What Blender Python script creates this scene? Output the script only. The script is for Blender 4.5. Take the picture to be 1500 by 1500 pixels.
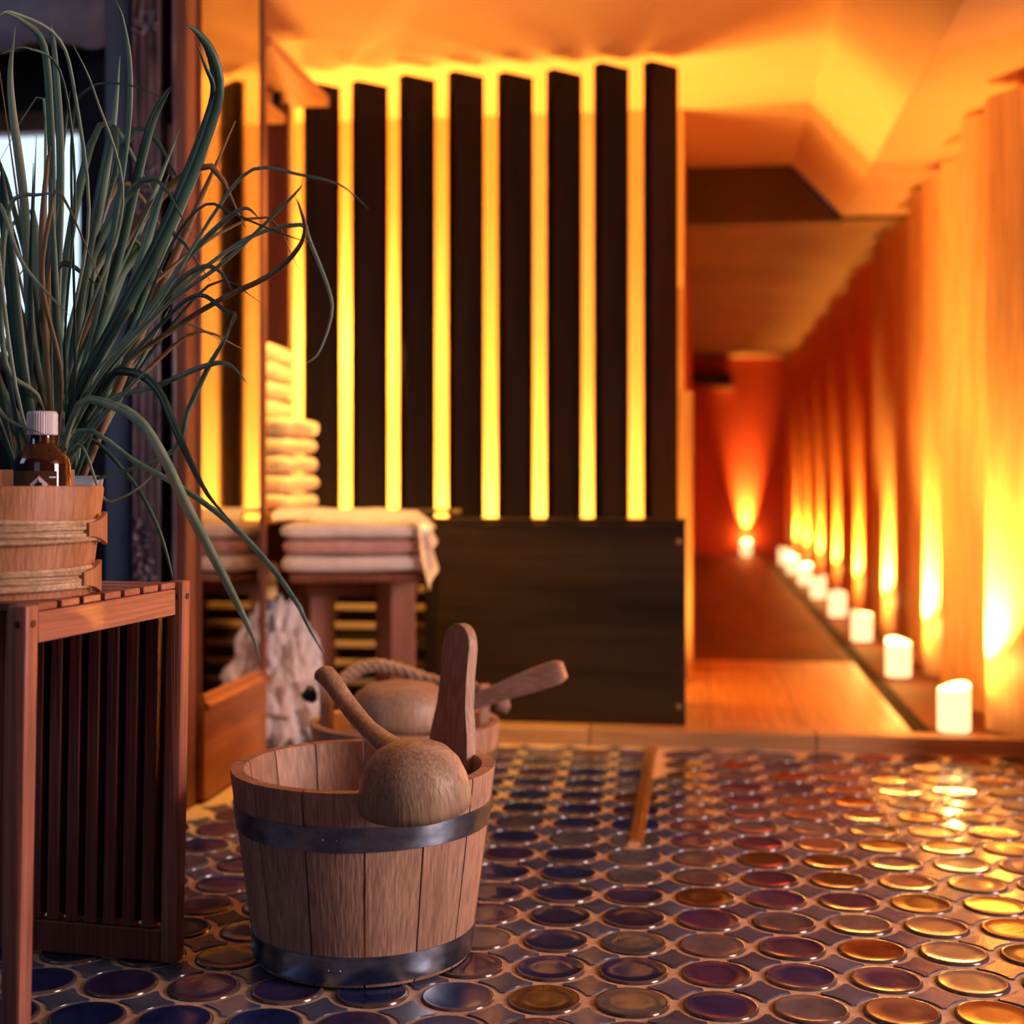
import bpy, bmesh, math, random
from mathutils import Vector, Matrix, noise
PI = math.pi
random.seed(7)
for o in list(bpy.data.objects): bpy.data.objects.remove(o, do_unlink=True)
S = bpy.context.scene
C = S.collection

# ------------------------------------------------------------------ camera
YAW = math.radians(7.7); CAMH = 0.70; HOR = 700.0; F = 2000.0
cam_d = bpy.data.cameras.new('camera'); cam = bpy.data.objects.new('camera', cam_d); C.objects.link(cam)
cam.location = (0, 0, CAMH); cam.rotation_euler = (PI/2, 0, YAW)
cam_d.sensor_width = 36; cam_d.lens = 48; cam_d.shift_y = -50/1500
cam_d.clip_start = 0.02; cam_d.clip_end = 60
cam_d.dof.use_dof = True; cam_d.dof.focus_distance = 1.86; cam_d.dof.aperture_fstop = 2.5
S.camera = cam
CF = Vector((-math.sin(YAW), math.cos(YAW), 0)); CR = Vector((math.cos(YAW), math.sin(YAW), 0))
def at(px, py, D):
    "world point seen at pixel (px,py) at camera depth D"
    return CF*D + CR*((px-750)/F*D) + Vector((0, 0, CAMH-(py-HOR)/F*D))
def pix(p):
    p = Vector(p); d = p.dot(CF)
    return (750+F*p.dot(CR)/d, HOR+F*(CAMH-p.z)/d, d)

# ------------------------------------------------------------------ world, exposure, large lights
S.view_settings.view_transform = 'Standard'; S.view_settings.look = 'None'
S.view_settings.exposure = 0.0; S.view_settings.gamma = 1.0; S.view_settings.use_curve_mapping = False
w = bpy.data.worlds.new('world'); S.world = w; w.use_nodes = True
bg = w.node_tree.nodes['Background']; bg.inputs[0].default_value = (0.10, 0.22, 0.72, 1); bg.inputs[1].default_value = 0.04
def light(name, kind, loc, energy, col, size=0.1, rot=None, target=None, size_y=None, spot=None, blend=0.5, parent=None):
    l = bpy.data.lights.new(name, kind); l.energy = energy; l.color = col
    if kind == 'AREA':
        l.size = size
        if size_y: l.shape = 'RECTANGLE'; l.size_y = size_y
    else: l.shadow_soft_size = size
    if kind == 'SPOT': l.spot_size = spot; l.spot_blend = blend
    o = bpy.data.objects.new(name, l); C.objects.link(o); o.location = loc
    if target is not None: o.rotation_euler = (Vector(target)-Vector(loc)).to_track_quat('-Z', 'Y').to_euler()
    elif rot: o.rotation_euler = rot
    if parent: o.parent = parent
    return o
# added soft key light from the right, unseen; no window is known there
light('key_light', 'AREA', (2.5, 1.42, 1.15), 92, (1.0, 0.69, 0.63), 0.9, target=(-0.5, 2.0, 0.3), size_y=1.1)
light('cool_front_fill', 'AREA', (-0.5, -1.5, 1.7), 3.0, (0.50, 0.66, 1.0), 1.2, target=(-0.5, 2.2, 0.4), size_y=1.2)  # added weak cool fill from behind the camera, source unseen
light('cool_side_fill', 'AREA', (-2.5, 1.0, 1.75), 7.5, (0.55, 0.72, 1.0), 0.8, target=(-1.1, 2.6, 1.15), size_y=1.0)  # added cool fill that lifts the dark door posts and the plant
AMBER = (1.0, 0.52, 0.11); GOLD = (1.0, 0.53, 0.115)

# ------------------------------------------------------------------ materials
MATS = {}
def mat(name, col, rough=0.5, metal=0.0, emit=None, es=0.0, spec=0.5, coat=0.0, trans=0.0, ior=1.45):
    m = bpy.data.materials.new(name); m.use_nodes = True
    b = m.node_tree.nodes['Principled BSDF']
    b.inputs['Base Color'].default_value = (*col, 1); b.inputs['Roughness'].default_value = rough
    b.inputs['Metallic'].default_value = metal; b.inputs['Specular IOR Level'].default_value = spec
    b.inputs['Coat Weight'].default_value = coat; b.inputs['Transmission Weight'].default_value = trans
    b.inputs['IOR'].default_value = ior
    if emit: b.inputs['Emission Color'].default_value = (*emit, 1); b.inputs['Emission Strength'].default_value = es
    MATS[name] = m
    return m
def noisy(name, c1, c2, scale=(5, 5, 5), rough=0.5, bump=0.0, detail=5, dist=0.0, lo=0.35, hi=0.65, fine=None, vary=0.0, coat=0.0, metal=0.0, spec=0.5, bscale=None, sheen=0.0):
    "two-colour procedural noise stretched by scale; fine = scale of a second, streak-like noise"
    m = mat(name, c1, rough, metal, coat=coat, spec=spec); nt = m.node_tree; N = nt.nodes; L = nt.links
    b = N['Principled BSDF']
    tc = N.new('ShaderNodeTexCoord'); mp = N.new('ShaderNodeMapping'); mp.inputs['Scale'].default_value = scale
    L.new(tc.outputs['Object'], mp.inputs['Vector'])
    oi = N.new('ShaderNodeObjectInfo')
    if vary:
        ml = N.new('ShaderNodeMath'); ml.operation = 'MULTIPLY'; ml.inputs[1].default_value = 37.0
        L.new(oi.outputs['Random'], ml.inputs[0]); L.new(ml.outputs[0], mp.inputs['Location'])
    nz = N.new('ShaderNodeTexNoise'); nz.inputs['Scale'].default_value = 1; nz.inputs['Detail'].default_value = detail
    nz.inputs['Distortion'].default_value = dist
    L.new(mp.outputs[0], nz.inputs['Vector'])
    r = N.new('ShaderNodeValToRGB'); r.color_ramp.elements[0].position = lo; r.color_ramp.elements[1].position = hi
    r.color_ramp.elements[0].color = (*c1, 1); r.color_ramp.elements[1].color = (*c2, 1)
    L.new(nz.outputs['Fac'], r.inputs['Fac'])
    out = r.outputs['Color']; hgt = nz.outputs['Fac']
    if fine:
        mp2 = N.new('ShaderNodeMapping'); mp2.inputs['Scale'].default_value = fine; L.new(tc.outputs['Object'], mp2.inputs['Vector'])
        n2 = N.new('ShaderNodeTexNoise'); n2.inputs['Scale'].default_value = 1; n2.inputs['Detail'].default_value = 3
        L.new(mp2.outputs[0], n2.inputs['Vector'])
        r2 = N.new('ShaderNodeMapRange'); r2.inputs[1].default_value = 0.3; r2.inputs[2].default_value = 0.7
        r2.inputs[3].default_value = 0.62; r2.inputs[4].default_value = 1.12
        L.new(n2.outputs['Fac'], r2.inputs[0])
        mx = N.new('ShaderNodeMix'); mx.data_type = 'RGBA'; mx.blend_type = 'MULTIPLY'; mx.inputs[0].default_value = 1
        L.new(out, mx.inputs[6]); L.new(r2.outputs[0], mx.inputs[7]); out = mx.outputs[2]; hgt = n2.outputs['Fac']
    if vary:
        mr = N.new('ShaderNodeMapRange'); mr.inputs[3].default_value = 1-vary; mr.inputs[4].default_value = 1+vary
        L.new(oi.outputs['Random'], mr.inputs[0])
        mx = N.new('ShaderNodeMix'); mx.data_type = 'RGBA'; mx.blend_type = 'MULTIPLY'; mx.inputs[0].default_value = 1
        L.new(out, mx.inputs[6]); L.new(mr.outputs[0], mx.inputs[7]); out = mx.outputs[2]
    L.new(out, b.inputs['Base Color'])
    if bump:
        bp = N.new('ShaderNodeBump'); bp.inputs['Strength'].default_value = bump; bp.inputs['Distance'].default_value = 0.01
        L.new(hgt, bp.inputs['Height']); L.new(bp.outputs[0], b.inputs['Normal'])
    if sheen: b.inputs['Sheen Weight'].default_value = sheen
    return m
# woods: grain along z / x / y
def wood(name, c1, c2, axis='z', rough=0.5, vary=0.12, coat=0.0, s=1.0, bump=0.15):
    a, f = (14*s, 14*s, 14*s), (260*s, 260*s, 260*s)
    k = 'xyz'.index(axis); a = list(a); f = list(f); a[k] = 1.6*s; f[k] = 5*s
    return noisy(name, c1, c2, tuple(a), rough, bump, 4, 0.6, 0.3, 0.7, tuple(f), vary, coat)
wood('bucket_wood', (0.42, 0.235, 0.155), (0.62, 0.39, 0.275), 'z', 0.5, 0.1)
wood('bucket_wood_x', (0.42, 0.235, 0.155), (0.62, 0.39, 0.275), 'x', 0.5, 0.1)
wood('ladle_wood', (0.36, 0.23, 0.145), (0.57, 0.41, 0.29), 'z', 0.42, 0.05)
wood('stool_wood', (0.34, 0.115, 0.07), (0.50, 0.20, 0.13), 'z', 0.42, 0.08, 0.1)
wood('stool_wood_y', (0.34, 0.115, 0.07), (0.50, 0.20, 0.13), 'y', 0.42, 0.08, 0.1)
wood('stool_wood_x', (0.34, 0.115, 0.07), (0.50, 0.20, 0.13), 'x', 0.42, 0.08, 0.1)
wood('stool_slat', (0.16, 0.045, 0.03), (0.25, 0.08, 0.055), 'z', 0.4, 0.08)
wood('tub_wood', (0.42, 0.17, 0.075), (0.60, 0.28, 0.14), 'z', 0.5, 0.05)
wood('bamboo', (0.50, 0.30, 0.16), (0.72, 0.49, 0.30), 'x', 0.38, 0.1)
wood('dark_slat', (0.008, 0.004, 0.003), (0.020, 0.009, 0.005), 'z', 0.55, 0.15)
wood('panel_wood', (0.020, 0.011, 0.004), (0.052, 0.029, 0.010), 'x', 0.38, 0.0, 0.15, 0.35)
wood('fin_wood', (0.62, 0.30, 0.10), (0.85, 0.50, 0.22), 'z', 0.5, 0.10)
wood('threshold_wood', (0.33, 0.17, 0.07), (0.50, 0.28, 0.12), 'x', 0.45, 0.1)
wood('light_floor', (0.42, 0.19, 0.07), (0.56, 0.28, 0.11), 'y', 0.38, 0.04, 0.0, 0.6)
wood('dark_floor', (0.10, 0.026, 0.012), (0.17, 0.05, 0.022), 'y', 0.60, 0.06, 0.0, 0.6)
wood('rail_wood', (0.36, 0.12, 0.03), (0.54, 0.20, 0.055), 'y', 0.4, 0.05)
wood('shelf_wood', (0.45, 0.17, 0.045), (0.62, 0.27, 0.08), 'y', 0.45, 0.05)
wood('shelf_back', (0.10, 0.022, 0.012), (0.17, 0.045, 0.02), 'z', 0.5, 0.05)
wood('post_red', (0.15, 0.05, 0.03), (0.30, 0.11, 0.06), 'z', 0.4, 0.1)
noisy('pilaster', (0.05, 0.045, 0.075), (0.20, 0.15, 0.19), (40, 40, 8), 0.38, 0.2, coat=0.2)
noisy('blue_post', (0.03, 0.05, 0.10), (0.06, 0.09, 0.16), (6, 6, 1), 0.5)
mat('black_gap', (0.004, 0.004, 0.006), 0.7)
noisy('dark_wall', (0.010, 0.012, 0.022), (0.020, 0.022, 0.036), (3, 3, 3), 0.8)
noisy('window_frame', (0.16, 0.055, 0.04), (0.25, 0.09, 0.06), (20, 20, 4), 0.5)
mat('window_glow', (0.6, 0.7, 0.8), 0.3, emit=(0.66, 0.85, 1.0), es=1.25)
noisy('blind', (0.42, 0.40, 0.52), (0.60, 0.58, 0.70), (9, 9, 14), 0.8, 0.4)
noisy('plaster', (0.72, 0.46, 0.20), (0.82, 0.56, 0.27), (2, 2, 2), 0.75, 0.05)
noisy('cream', (0.78, 0.62, 0.36), (0.86, 0.70, 0.44), (2, 2, 2), 0.7)
noisy('ceiling_paint', (0.70, 0.40, 0.17), (0.78, 0.47, 0.21), (2, 2, 2), 0.6)
noisy('low_ceiling', (0.50, 0.24, 0.10), (0.60, 0.31, 0.13), (1.2, 1.2, 1.2), 0.5)
noisy('bulkhead', (0.085, 0.055, 0.018), (0.12, 0.08, 0.028), (2, 2, 2), 0.6)
noisy('red_wall', (0.50, 0.055, 0.012), (0.60, 0.075, 0.018), (3, 3, 1), 0.6)
noisy('red_wood', (0.45, 0.075, 0.018), (0.58, 0.12, 0.03), (10, 10, 1), 0.55, vary=0.1)
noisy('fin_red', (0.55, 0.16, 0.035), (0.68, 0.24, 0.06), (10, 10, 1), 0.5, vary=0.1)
noisy('ledge', (0.13, 0.03, 0.012), (0.2, 0.05, 0.02), (8, 2, 8), 0.7)
mat('trough', (0.02, 0.012, 0.007), 0.8, spec=0.1)
noisy('grout', (0.48, 0.33, 0.21), (0.64, 0.45, 0.30), (60, 60, 60), 0.45, 0.25)
def glaze(name, c1, c2):
    return noisy(name, c1, c2, (16, 16, 16), 0.15, 0.06, 3, 0.8, 0.3, 0.75, vary=0.2, spec=0.6)
glaze('glaze_navy', (0.004, 0.009, 0.055), (0.012, 0.026, 0.13))
glaze('glaze_indigo', (0.016, 0.010, 0.050), (0.05, 0.030, 0.10))
glaze('glaze_slate', (0.045, 0.050, 0.075), (0.11, 0.11, 0.13))
glaze('glaze_grey', (0.10, 0.085, 0.085), (0.19, 0.155, 0.145))
glaze('glaze_brown', (0.035, 0.012, 0.008), (0.10, 0.038, 0.024))
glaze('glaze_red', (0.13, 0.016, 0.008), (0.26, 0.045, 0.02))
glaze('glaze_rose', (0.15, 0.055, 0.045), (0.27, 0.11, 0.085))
glaze('glaze_rim', (0.06, 0.042, 0.045), (0.13, 0.085, 0.075))
glaze('glaze_filler', (0.05, 0.062, 0.115), (0.11, 0.12, 0.18))
noisy('steel', (0.20, 0.27, 0.38), (0.40, 0.48, 0.60), (30, 30, 60), 0.33, 0.06, metal=1.0)
mat('brass', (0.75, 0.50, 0.22), 0.35, 1.0)
mat('black', (0.006, 0.005, 0.005), 0.45)
mat('screw', (0.25, 0.17, 0.08), 0.35, 0.8)
mat('white_cap', (0.72, 0.68, 0.72), 0.35)
mat('amber_glass', (0.045, 0.012, 0.004), 0.05, spec=0.8, coat=0.6)
mat('label_brown', (0.16, 0.075, 0.04), 0.5)
mat('label_white', (0.78, 0.78, 0.80), 0.5)
mat('label_red', (0.35, 0.03, 0.02), 0.5)
mat('label_black', (0.01, 0.01, 0.01), 0.5)
noisy('pot_glaze', (0.12, 0.21, 0.30), (0.20, 0.31, 0.42), (6, 6, 6), 0.2)
mat('soil', (0.03, 0.02, 0.012), 0.9)
noisy('leaf_green', (0.09, 0.19, 0.14), (0.19, 0.33, 0.24), (30, 30, 3), 0.42, 0.05, vary=0.3)
noisy('leaf_dark', (0.02, 0.06, 0.045), (0.05, 0.12, 0.085), (30, 30, 3), 0.4, 0.05, vary=0.3)
noisy('leaf_pale', (0.17, 0.27, 0.18), (0.32, 0.40, 0.27), (30, 30, 3), 0.45, 0.05, vary=0.25)
noisy('leaf_dry', (0.22, 0.13, 0.06), (0.34, 0.22, 0.11), (30, 30, 3), 0.5, 0.05, vary=0.2)
noisy('towel', (0.78, 0.70, 0.64), (0.88, 0.80, 0.74), (25, 25, 25), 0.9, 0.3, sheen=0.3)
noisy('towel_yellow', (0.82, 0.60, 0.26), (0.90, 0.70, 0.35), (25, 25, 25), 0.9, 0.3, sheen=0.3)
noisy('towel_pink', (0.55, 0.30, 0.26), (0.66, 0.40, 0.35), (25, 25, 25), 0.9, 0.3, sheen=0.3)
noisy('foil', (0.70, 0.64, 0.64), (0.85, 0.80, 0.80), (10, 10, 10), 0.30, 0.1, metal=0.0)
noisy('rope', (0.22, 0.14, 0.11), (0.36, 0.25, 0.20), (80, 80, 80), 0.85, 0.4)
mat('crate_bar', (0.50, 0.32, 0.11), 0.45)
mat('crate_frame', (0.07, 0.045, 0.02), 0.5)
mat('lamp_tube', (1, 0.8, 0.5), 0.4, emit=(1, 0.62, 0.2), es=6)
mat('dowel', (0.09, 0.035, 0.02), 0.5)
mat('box_lip', (0.42, 0.22, 0.08), 0.5)
# candle: wax glowing from inside; the pool on top is brighter
mat('wax', (0.95, 0.8, 0.6), 0.5, emit=(1.0, 0.66, 0.30), es=1.85)
mat('wax_top', (0.95, 0.9, 0.8), 0.5, emit=(1.0, 0.86, 0.6), es=5.0)
# mirror pane, a little smoky
noisy('mirror_pane', (0.50, 0.42, 0.36), (0.62, 0.54, 0.46), (5, 5, 3), 0.04, metal=1.0)

for n_, v_ in (('dark_slat', 0.08), ('panel_wood', 0.3), ('dark_floor', 0.10), ('light_floor', 0.35)):
    MATS[n_].node_tree.nodes['Principled BSDF'].inputs['Specular IOR Level'].default_value = v_
# ------------------------------------------------------------------ mesh helpers
def link(name, me, m=None, parent=None, loc=None, smooth=False):
    if smooth:
        for p in me.polygons: p.use_smooth = True
    if m:
        me.materials.clear(); me.materials.append(MATS[m])
    o = bpy.data.objects.new(name, me); C.objects.link(o)
    if parent: o.parent = parent
    if loc is not None: o.location = loc
    return o
def obj(name, bm, m, parent=None, loc=None, smooth=False, autosmooth=None):
    bmesh.ops.recalc_face_normals(bm, faces=bm.faces)
    if autosmooth is not None:
        for f in bm.faces: f.smooth = True
        for e in bm.edges:
            if len(e.link_faces) == 2 and e.calc_face_angle(0) > autosmooth: e.smooth = False
    me = bpy.data.meshes.new(name); bm.to_mesh(me); bm.free()
    return link(name, me, m, parent, loc, smooth)
def thing(name, label, cat, loc=(0, 0, 0), rotz=0, group=None):
    o = bpy.data.objects.new(name, None); C.objects.link(o); o.location = loc; o.rotation_euler = (0, 0, rotz)
    o.empty_display_size = 0.05
    return tag(o, label, cat, group)
def tag(o, label, cat, group=None):
    o['label'] = label; o['category'] = cat
    if group: o['group'] = group
    return o
def struct(name, bm, m, label=None, cat=None, **k):
    o = obj(name, bm, m, **k); o['kind'] = 'structure'
    if label: o['label'] = label
    if cat: o['category'] = cat
    return o
def box(x0, x1, y0, y1, z0, z1, bev=0.0, bm=None, seg=2):
    n = bm or bmesh.new()
    v = [n.verts.new((x, y, z)) for z in (z0, z1) for y in (y0, y1) for x in (x0, x1)]
    fs = [n.faces.new([v[i] for i in q]) for q in ((0, 2, 3, 1), (4, 5, 7, 6), (0, 1, 5, 4), (2, 6, 7, 3), (0, 4, 6, 2), (1, 3, 7, 5))]
    if bev:
        es = list({e for f in fs for e in f.edges})
        bmesh.ops.bevel(n, geom=es, offset=bev, segments=seg, profile=0.5, affect='EDGES')
    return n
def prism(poly, vec, bm=None, bev=0.0):
    n = bm or bmesh.new(); vec = Vector(vec)
    a = [n.verts.new(Vector(p)) for p in poly]; b = [n.verts.new(Vector(p)+vec) for p in poly]
    k = len(poly); fs = [n.faces.new(a), n.faces.new(b[::-1])]
    for i in range(k): fs.append(n.faces.new((a[i], a[(i+1) % k], b[(i+1) % k], b[i])))
    if bev:
        es = list({e for f in fs[:2] for e in f.edges})
        bmesh.ops.bevel(n, geom=es, offset=bev, segments=2, profile=0.5, affect='EDGES')
    return n
def lathe(prof, seg=32, bm=None, closed=False, a0=0.0, a1=2*PI):
    n = bm or bmesh.new(); full = abs(a1-a0-2*PI) < 1e-6
    ns = seg if full else seg+1; rings = []
    for r, z in prof:
        if r < 1e-6: rings.append([n.verts.new((0, 0, z))])
        else: rings.append([n.verts.new((r*math.cos(a0+(a1-a0)*i/seg), r*math.sin(a0+(a1-a0)*i/seg), z)) for i in range(ns)])
    prs = list(zip(rings, rings[1:]))
    if closed: prs.append((rings[-1], rings[0]))
    for A, B in prs:
        for i in range(seg):
            j = (i+1) % ns
            if len(A) == 1 and len(B) == 1: continue
            if len(A) == 1: n.faces.new((A[0], B[j], B[i]))
            elif len(B) == 1: n.faces.new((A[i], A[j], B[0]))
            else: n.faces.new((A[i], A[j], B[j], B[i]))
    if closed and not full:
        n.faces.new([r[0] for r in rings]); n.faces.new([r[-1] for r in rings][::-1])
    return n
def spline(pts, n):
    "Catmull-Rom through pts (tuples of any length)"
    pts = [Vector(p) for p in pts]; out = []
    P = [pts[0]*2-pts[1]]+pts+[pts[-1]*2-pts[-2]]
    m = len(pts)-1
    for i in range(n+1):
        t = i/n*m; k = min(int(t), m-1); u = t-k
        a, b, c, d = P[k:k+4]
        out.append(0.5*((2*b)+(c-a)*u+(2*a-5*b+4*c-d)*u*u+(3*b-3*c+d-a)*u**3))
    return out
def tube(path, rad, seg=10, bm=None, ell=1.0, up=(0, 0, 1)):
    n = bm or bmesh.new(); path = [Vector(p) for p in path]; rings = []
    rad = rad if hasattr(rad, '__len__') else [rad]*len(path)
    for i, p in enumerate(path):
        t = (path[min(i+1, len(path)-1)]-path[max(i-1, 0)]).normalized()
        u = Vector(up); s = t.cross(u)
        if s.length < 1e-3: s = t.cross(Vector((0, 1, 0)))
        s.normalize(); u = s.cross(t).normalized()
        rings.append([n.verts.new(p+s*(rad[i]*math.cos(2*PI*k/seg))+u*(rad[i]*ell*math.sin(2*PI*k/seg))) for k in range(seg)])
    for A, B in zip(rings, rings[1:]):
        for k in range(seg): n.faces.new((A[k], A[(k+1) % seg], B[(k+1) % seg], B[k]))
    n.faces.new(rings[0]); n.faces.new(rings[-1][::-1])
    return n
def quad(pts, bm=None):
    n = bm or bmesh.new(); n.faces.new([n.verts.new(p) for p in pts]); return n

# ================================================================== THE SETTING
STEP_Y = 3.56; STEP_Z = 0.04; WX = 0.84; FARY = 11.9; Z1 = 1.74; Z2 = 1.95
# --- tiled floor: grout bed with a disc tile per cell and a concave filler tile between four discs
P_ = 0.117; RT = 0.0505
floor = struct('floor', box(-3.0, 2.6, 0.3, STEP_Y, -0.06, 0.0), 'grout', 'floor of round glazed tiles in sandy grout')
def disc_bm(bm=None, cx=0, cy=0, seg=28):
    n = bm or bmesh.new()
    prof = [(RT, -0.002), (RT-0.0008, 0.0026), (RT-0.0026, 0.0042), (RT-0.0055, 0.0042), (RT-0.0085, 0.0034), (RT*0.45, 0.0031), (0, 0.0032)]
    b = lathe(prof, seg)
    for f in b.faces: f.material_index = 1 if f.calc_center_median().xy.length > RT-0.0068 else 0
    bmesh.ops.translate(b, verts=b.verts, vec=(cx, cy, 0))
    me = bpy.data.meshes.new('tmp'); b.to_mesh(me); b.free(); n.from_mesh(me); bpy.data.meshes.remove(me)
    return n
GA = math.radians(2.2)
def filler_pts():
    pts = []
    for q in range(4):
        cx, cy = [(1, 1), (-1, 1), (-1, -1), (1, -1)][q]
        mid = math.atan2(-cy, -cx)
        for k in range(-3, 4):
            a = mid-math.radians(26*k/3)
            pts.append((cx*P_/2+(RT+0.0082)*math.cos(a), cy*P_/2+(RT+0.0082)*math.sin(a)))
    return [(x*math.cos(GA)-y*math.sin(GA), x*math.sin(GA)+y*math.cos(GA)) for x, y in pts]
FP = filler_pts()
def filler_bm(bm=None, cx=0, cy=0):
    n = bm or bmesh.new()
    lo = [n.verts.new((cx+x, cy+y, -0.002)) for x, y in FP]; hi = [n.verts.new((cx+x*0.94, cy+y*0.94, 0.0022)) for x, y in FP]
    c = n.verts.new((cx, cy, 0.0022)); k = len(FP)
    for i in range(k):
        j = (i+1) % k
        n.faces.new((lo[i], lo[j], hi[j], hi[i])); n.faces.new((hi[i], hi[j], c))
    return n
GL = ['glaze_navy', 'glaze_indigo', 'glaze_slate', 'glaze_grey', 'glaze_brown', 'glaze_red', 'glaze_rose']
def base_mesh(bm, name, m):
    bmesh.ops.recalc_face_normals(bm, faces=bm.faces)
    for f in bm.faces: f.smooth = True
    for e in bm.edges:
        if len(e.link_faces) == 2 and e.calc_face_angle(0) > 0.9: e.smooth = False
    me = bpy.data.meshes.new(name); bm.to_mesh(me); bm.free(); me.materials.append(MATS[m]); return me
disc_me = {g: base_mesh(disc_bm(), 'disc_tile', g) for g in GL}
for me in disc_me.values(): me.materials.append(MATS['glaze_rim'])
fill_me = base_mesh(filler_bm(), 'filler_tile', 'glaze_filler')
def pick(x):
    t = min(max((x+0.75)/1.5, 0), 1)        # glaze mix: blue by the door; extra red rightwards paints in red-wall reflection
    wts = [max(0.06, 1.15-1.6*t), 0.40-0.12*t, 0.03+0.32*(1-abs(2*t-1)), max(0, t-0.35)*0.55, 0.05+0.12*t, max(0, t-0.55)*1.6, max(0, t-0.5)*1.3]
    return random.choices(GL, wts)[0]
# the floor strip sits on x = -0.115; cells start where a disc centre projects to pixel (926,1471)
GA = math.radians(2.2)      # the tile grid lies a little askew to the corridor
ox, oy = at(926, 1471, 1400/771).xy
rest_d = {g: bmesh.new() for g in GL}; rest_f = bmesh.new(); nd = nf = 0
cand = []
for i in range(-19, 14):
    for j in range(-10, 16):
        for kind, fi, fj in (('d', i, j), ('f', i+0.5, j+0.5)):
            xx = ox+(fi*math.cos(GA)-fj*math.sin(GA))*P_; yy = oy+(fi*math.sin(GA)+fj*math.cos(GA))*P_
            if yy > STEP_Y-(0.055 if kind == 'd' else 0.03) or yy < 0.4: continue
            if xx < -1.0 and yy > 2.68: continue
            if kind == 'f' and abs(xx+0.115) < 0.036 and yy > 2.60: continue
            px, py, d = pix((xx, yy, 0))
            vis = -60 < px < 1560 and py < 1545
            if px < 270 and py < 1395: vis = False                        # behind the slatted stool
            if 400 < px < 670 and 1105 < py < 1425: vis = False          # behind the bucket
            cand.append((0 if vis else 1, d, kind, xx, yy))
cand.sort()
for inv, d, kind, xx, yy in cand:
    if kind == 'd':
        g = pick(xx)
        if abs(xx+0.115) < RT+0.013 and yy > 2.60:      # discs cut along the brass strip
            for sgn, xc_ in ((1, -0.130), (-1, -0.100)):
                if (sgn > 0 and xx-RT > xc_-0.012) or (sgn < 0 and xx+RT < xc_+0.012): continue
                cb = disc_bm()
                res = bmesh.ops.bisect_plane(cb, geom=cb.verts[:]+cb.edges[:]+cb.faces[:], plane_co=(xc_-xx, 0, 0), plane_no=(sgn, 0, 0), clear_outer=True)
                bmesh.ops.holes_fill(cb, edges=[e for e in cb.edges if len(e.link_faces) == 1 and abs(e.verts[0].co.x-(xc_-xx)) < 1e-5 and abs(e.verts[1].co.x-(xc_-xx)) < 1e-5])
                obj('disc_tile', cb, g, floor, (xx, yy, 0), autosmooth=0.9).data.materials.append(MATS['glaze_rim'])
            continue
        if not inv and nd < 300:
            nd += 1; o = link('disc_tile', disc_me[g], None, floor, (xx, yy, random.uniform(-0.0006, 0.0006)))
            o.rotation_euler = (random.uniform(-0.012, 0.012), random.uniform(-0.012, 0.012), random.uniform(0, 6))
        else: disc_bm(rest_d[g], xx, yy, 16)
    else:
        if not inv and nf < 300:
            nf += 1; o = link('filler_tile', fill_me, None, floor, (xx, yy, random.uniform(-0.0004, 0.0004)))
        else: filler_bm(rest_f, xx, yy)
for g in GL:
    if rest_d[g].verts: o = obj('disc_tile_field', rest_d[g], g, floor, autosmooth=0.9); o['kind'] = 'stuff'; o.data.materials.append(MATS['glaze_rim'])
    else: rest_d[g].free()
o = obj('filler_tile_field', rest_f, 'glaze_filler', floor); o['kind'] = 'stuff'
# floor strip beside the hatch
b = box(-0.128, -0.110, 2.63, STEP_Y-0.004, -0.001, 0.006, 0.001); box(-0.107, -0.102, 2.63, STEP_Y-0.004, -0.001, 0.0045, 0.001, bm=b)
t_ = tag(obj('floor_strip', b, 'brass'), 'narrow brass strip let into the round-tile floor', 'strip')
# --- step, corridor floors
for k, (xa, xb) in enumerate(((-1.4, -0.28), (-0.277, 0.30), (0.303, 1.25))):
    o = struct('trim_%d' % (k+1), box(xa, xb, STEP_Y, STEP_Y+0.075, -0.02, STEP_Z+0.004, 0.004), 'threshold_wood', 'wooden nosing board of the low step'); 
NY = 5.0
fl = struct('floor_corridor', box(-1.45, 0.56, STEP_Y+0.076, FARY, -0.06, STEP_Z-0.004), 'trough', 'raised boarded floor of the corridor')
x = -1.4; k = 0
while x < 0.555:
    xe = min(x+0.24, 0.557)
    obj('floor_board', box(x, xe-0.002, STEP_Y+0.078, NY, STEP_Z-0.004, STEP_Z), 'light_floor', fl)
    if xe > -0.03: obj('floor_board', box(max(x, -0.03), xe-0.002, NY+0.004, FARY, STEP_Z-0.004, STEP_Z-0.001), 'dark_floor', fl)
    x = xe
struct('trim_4', box(0.562, 0.605, STEP_Y+0.078, FARY, -0.06, 0.0375), 'trough', 'dark gutter between the boards and the candle ledge')
struct('trim_5', box(0.607, WX+0.05, STEP_Y+0.078, FARY, -0.06, STEP_Z-0.002, 0.003), 'ledge', 'reddish ledge under the row of candles')
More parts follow.
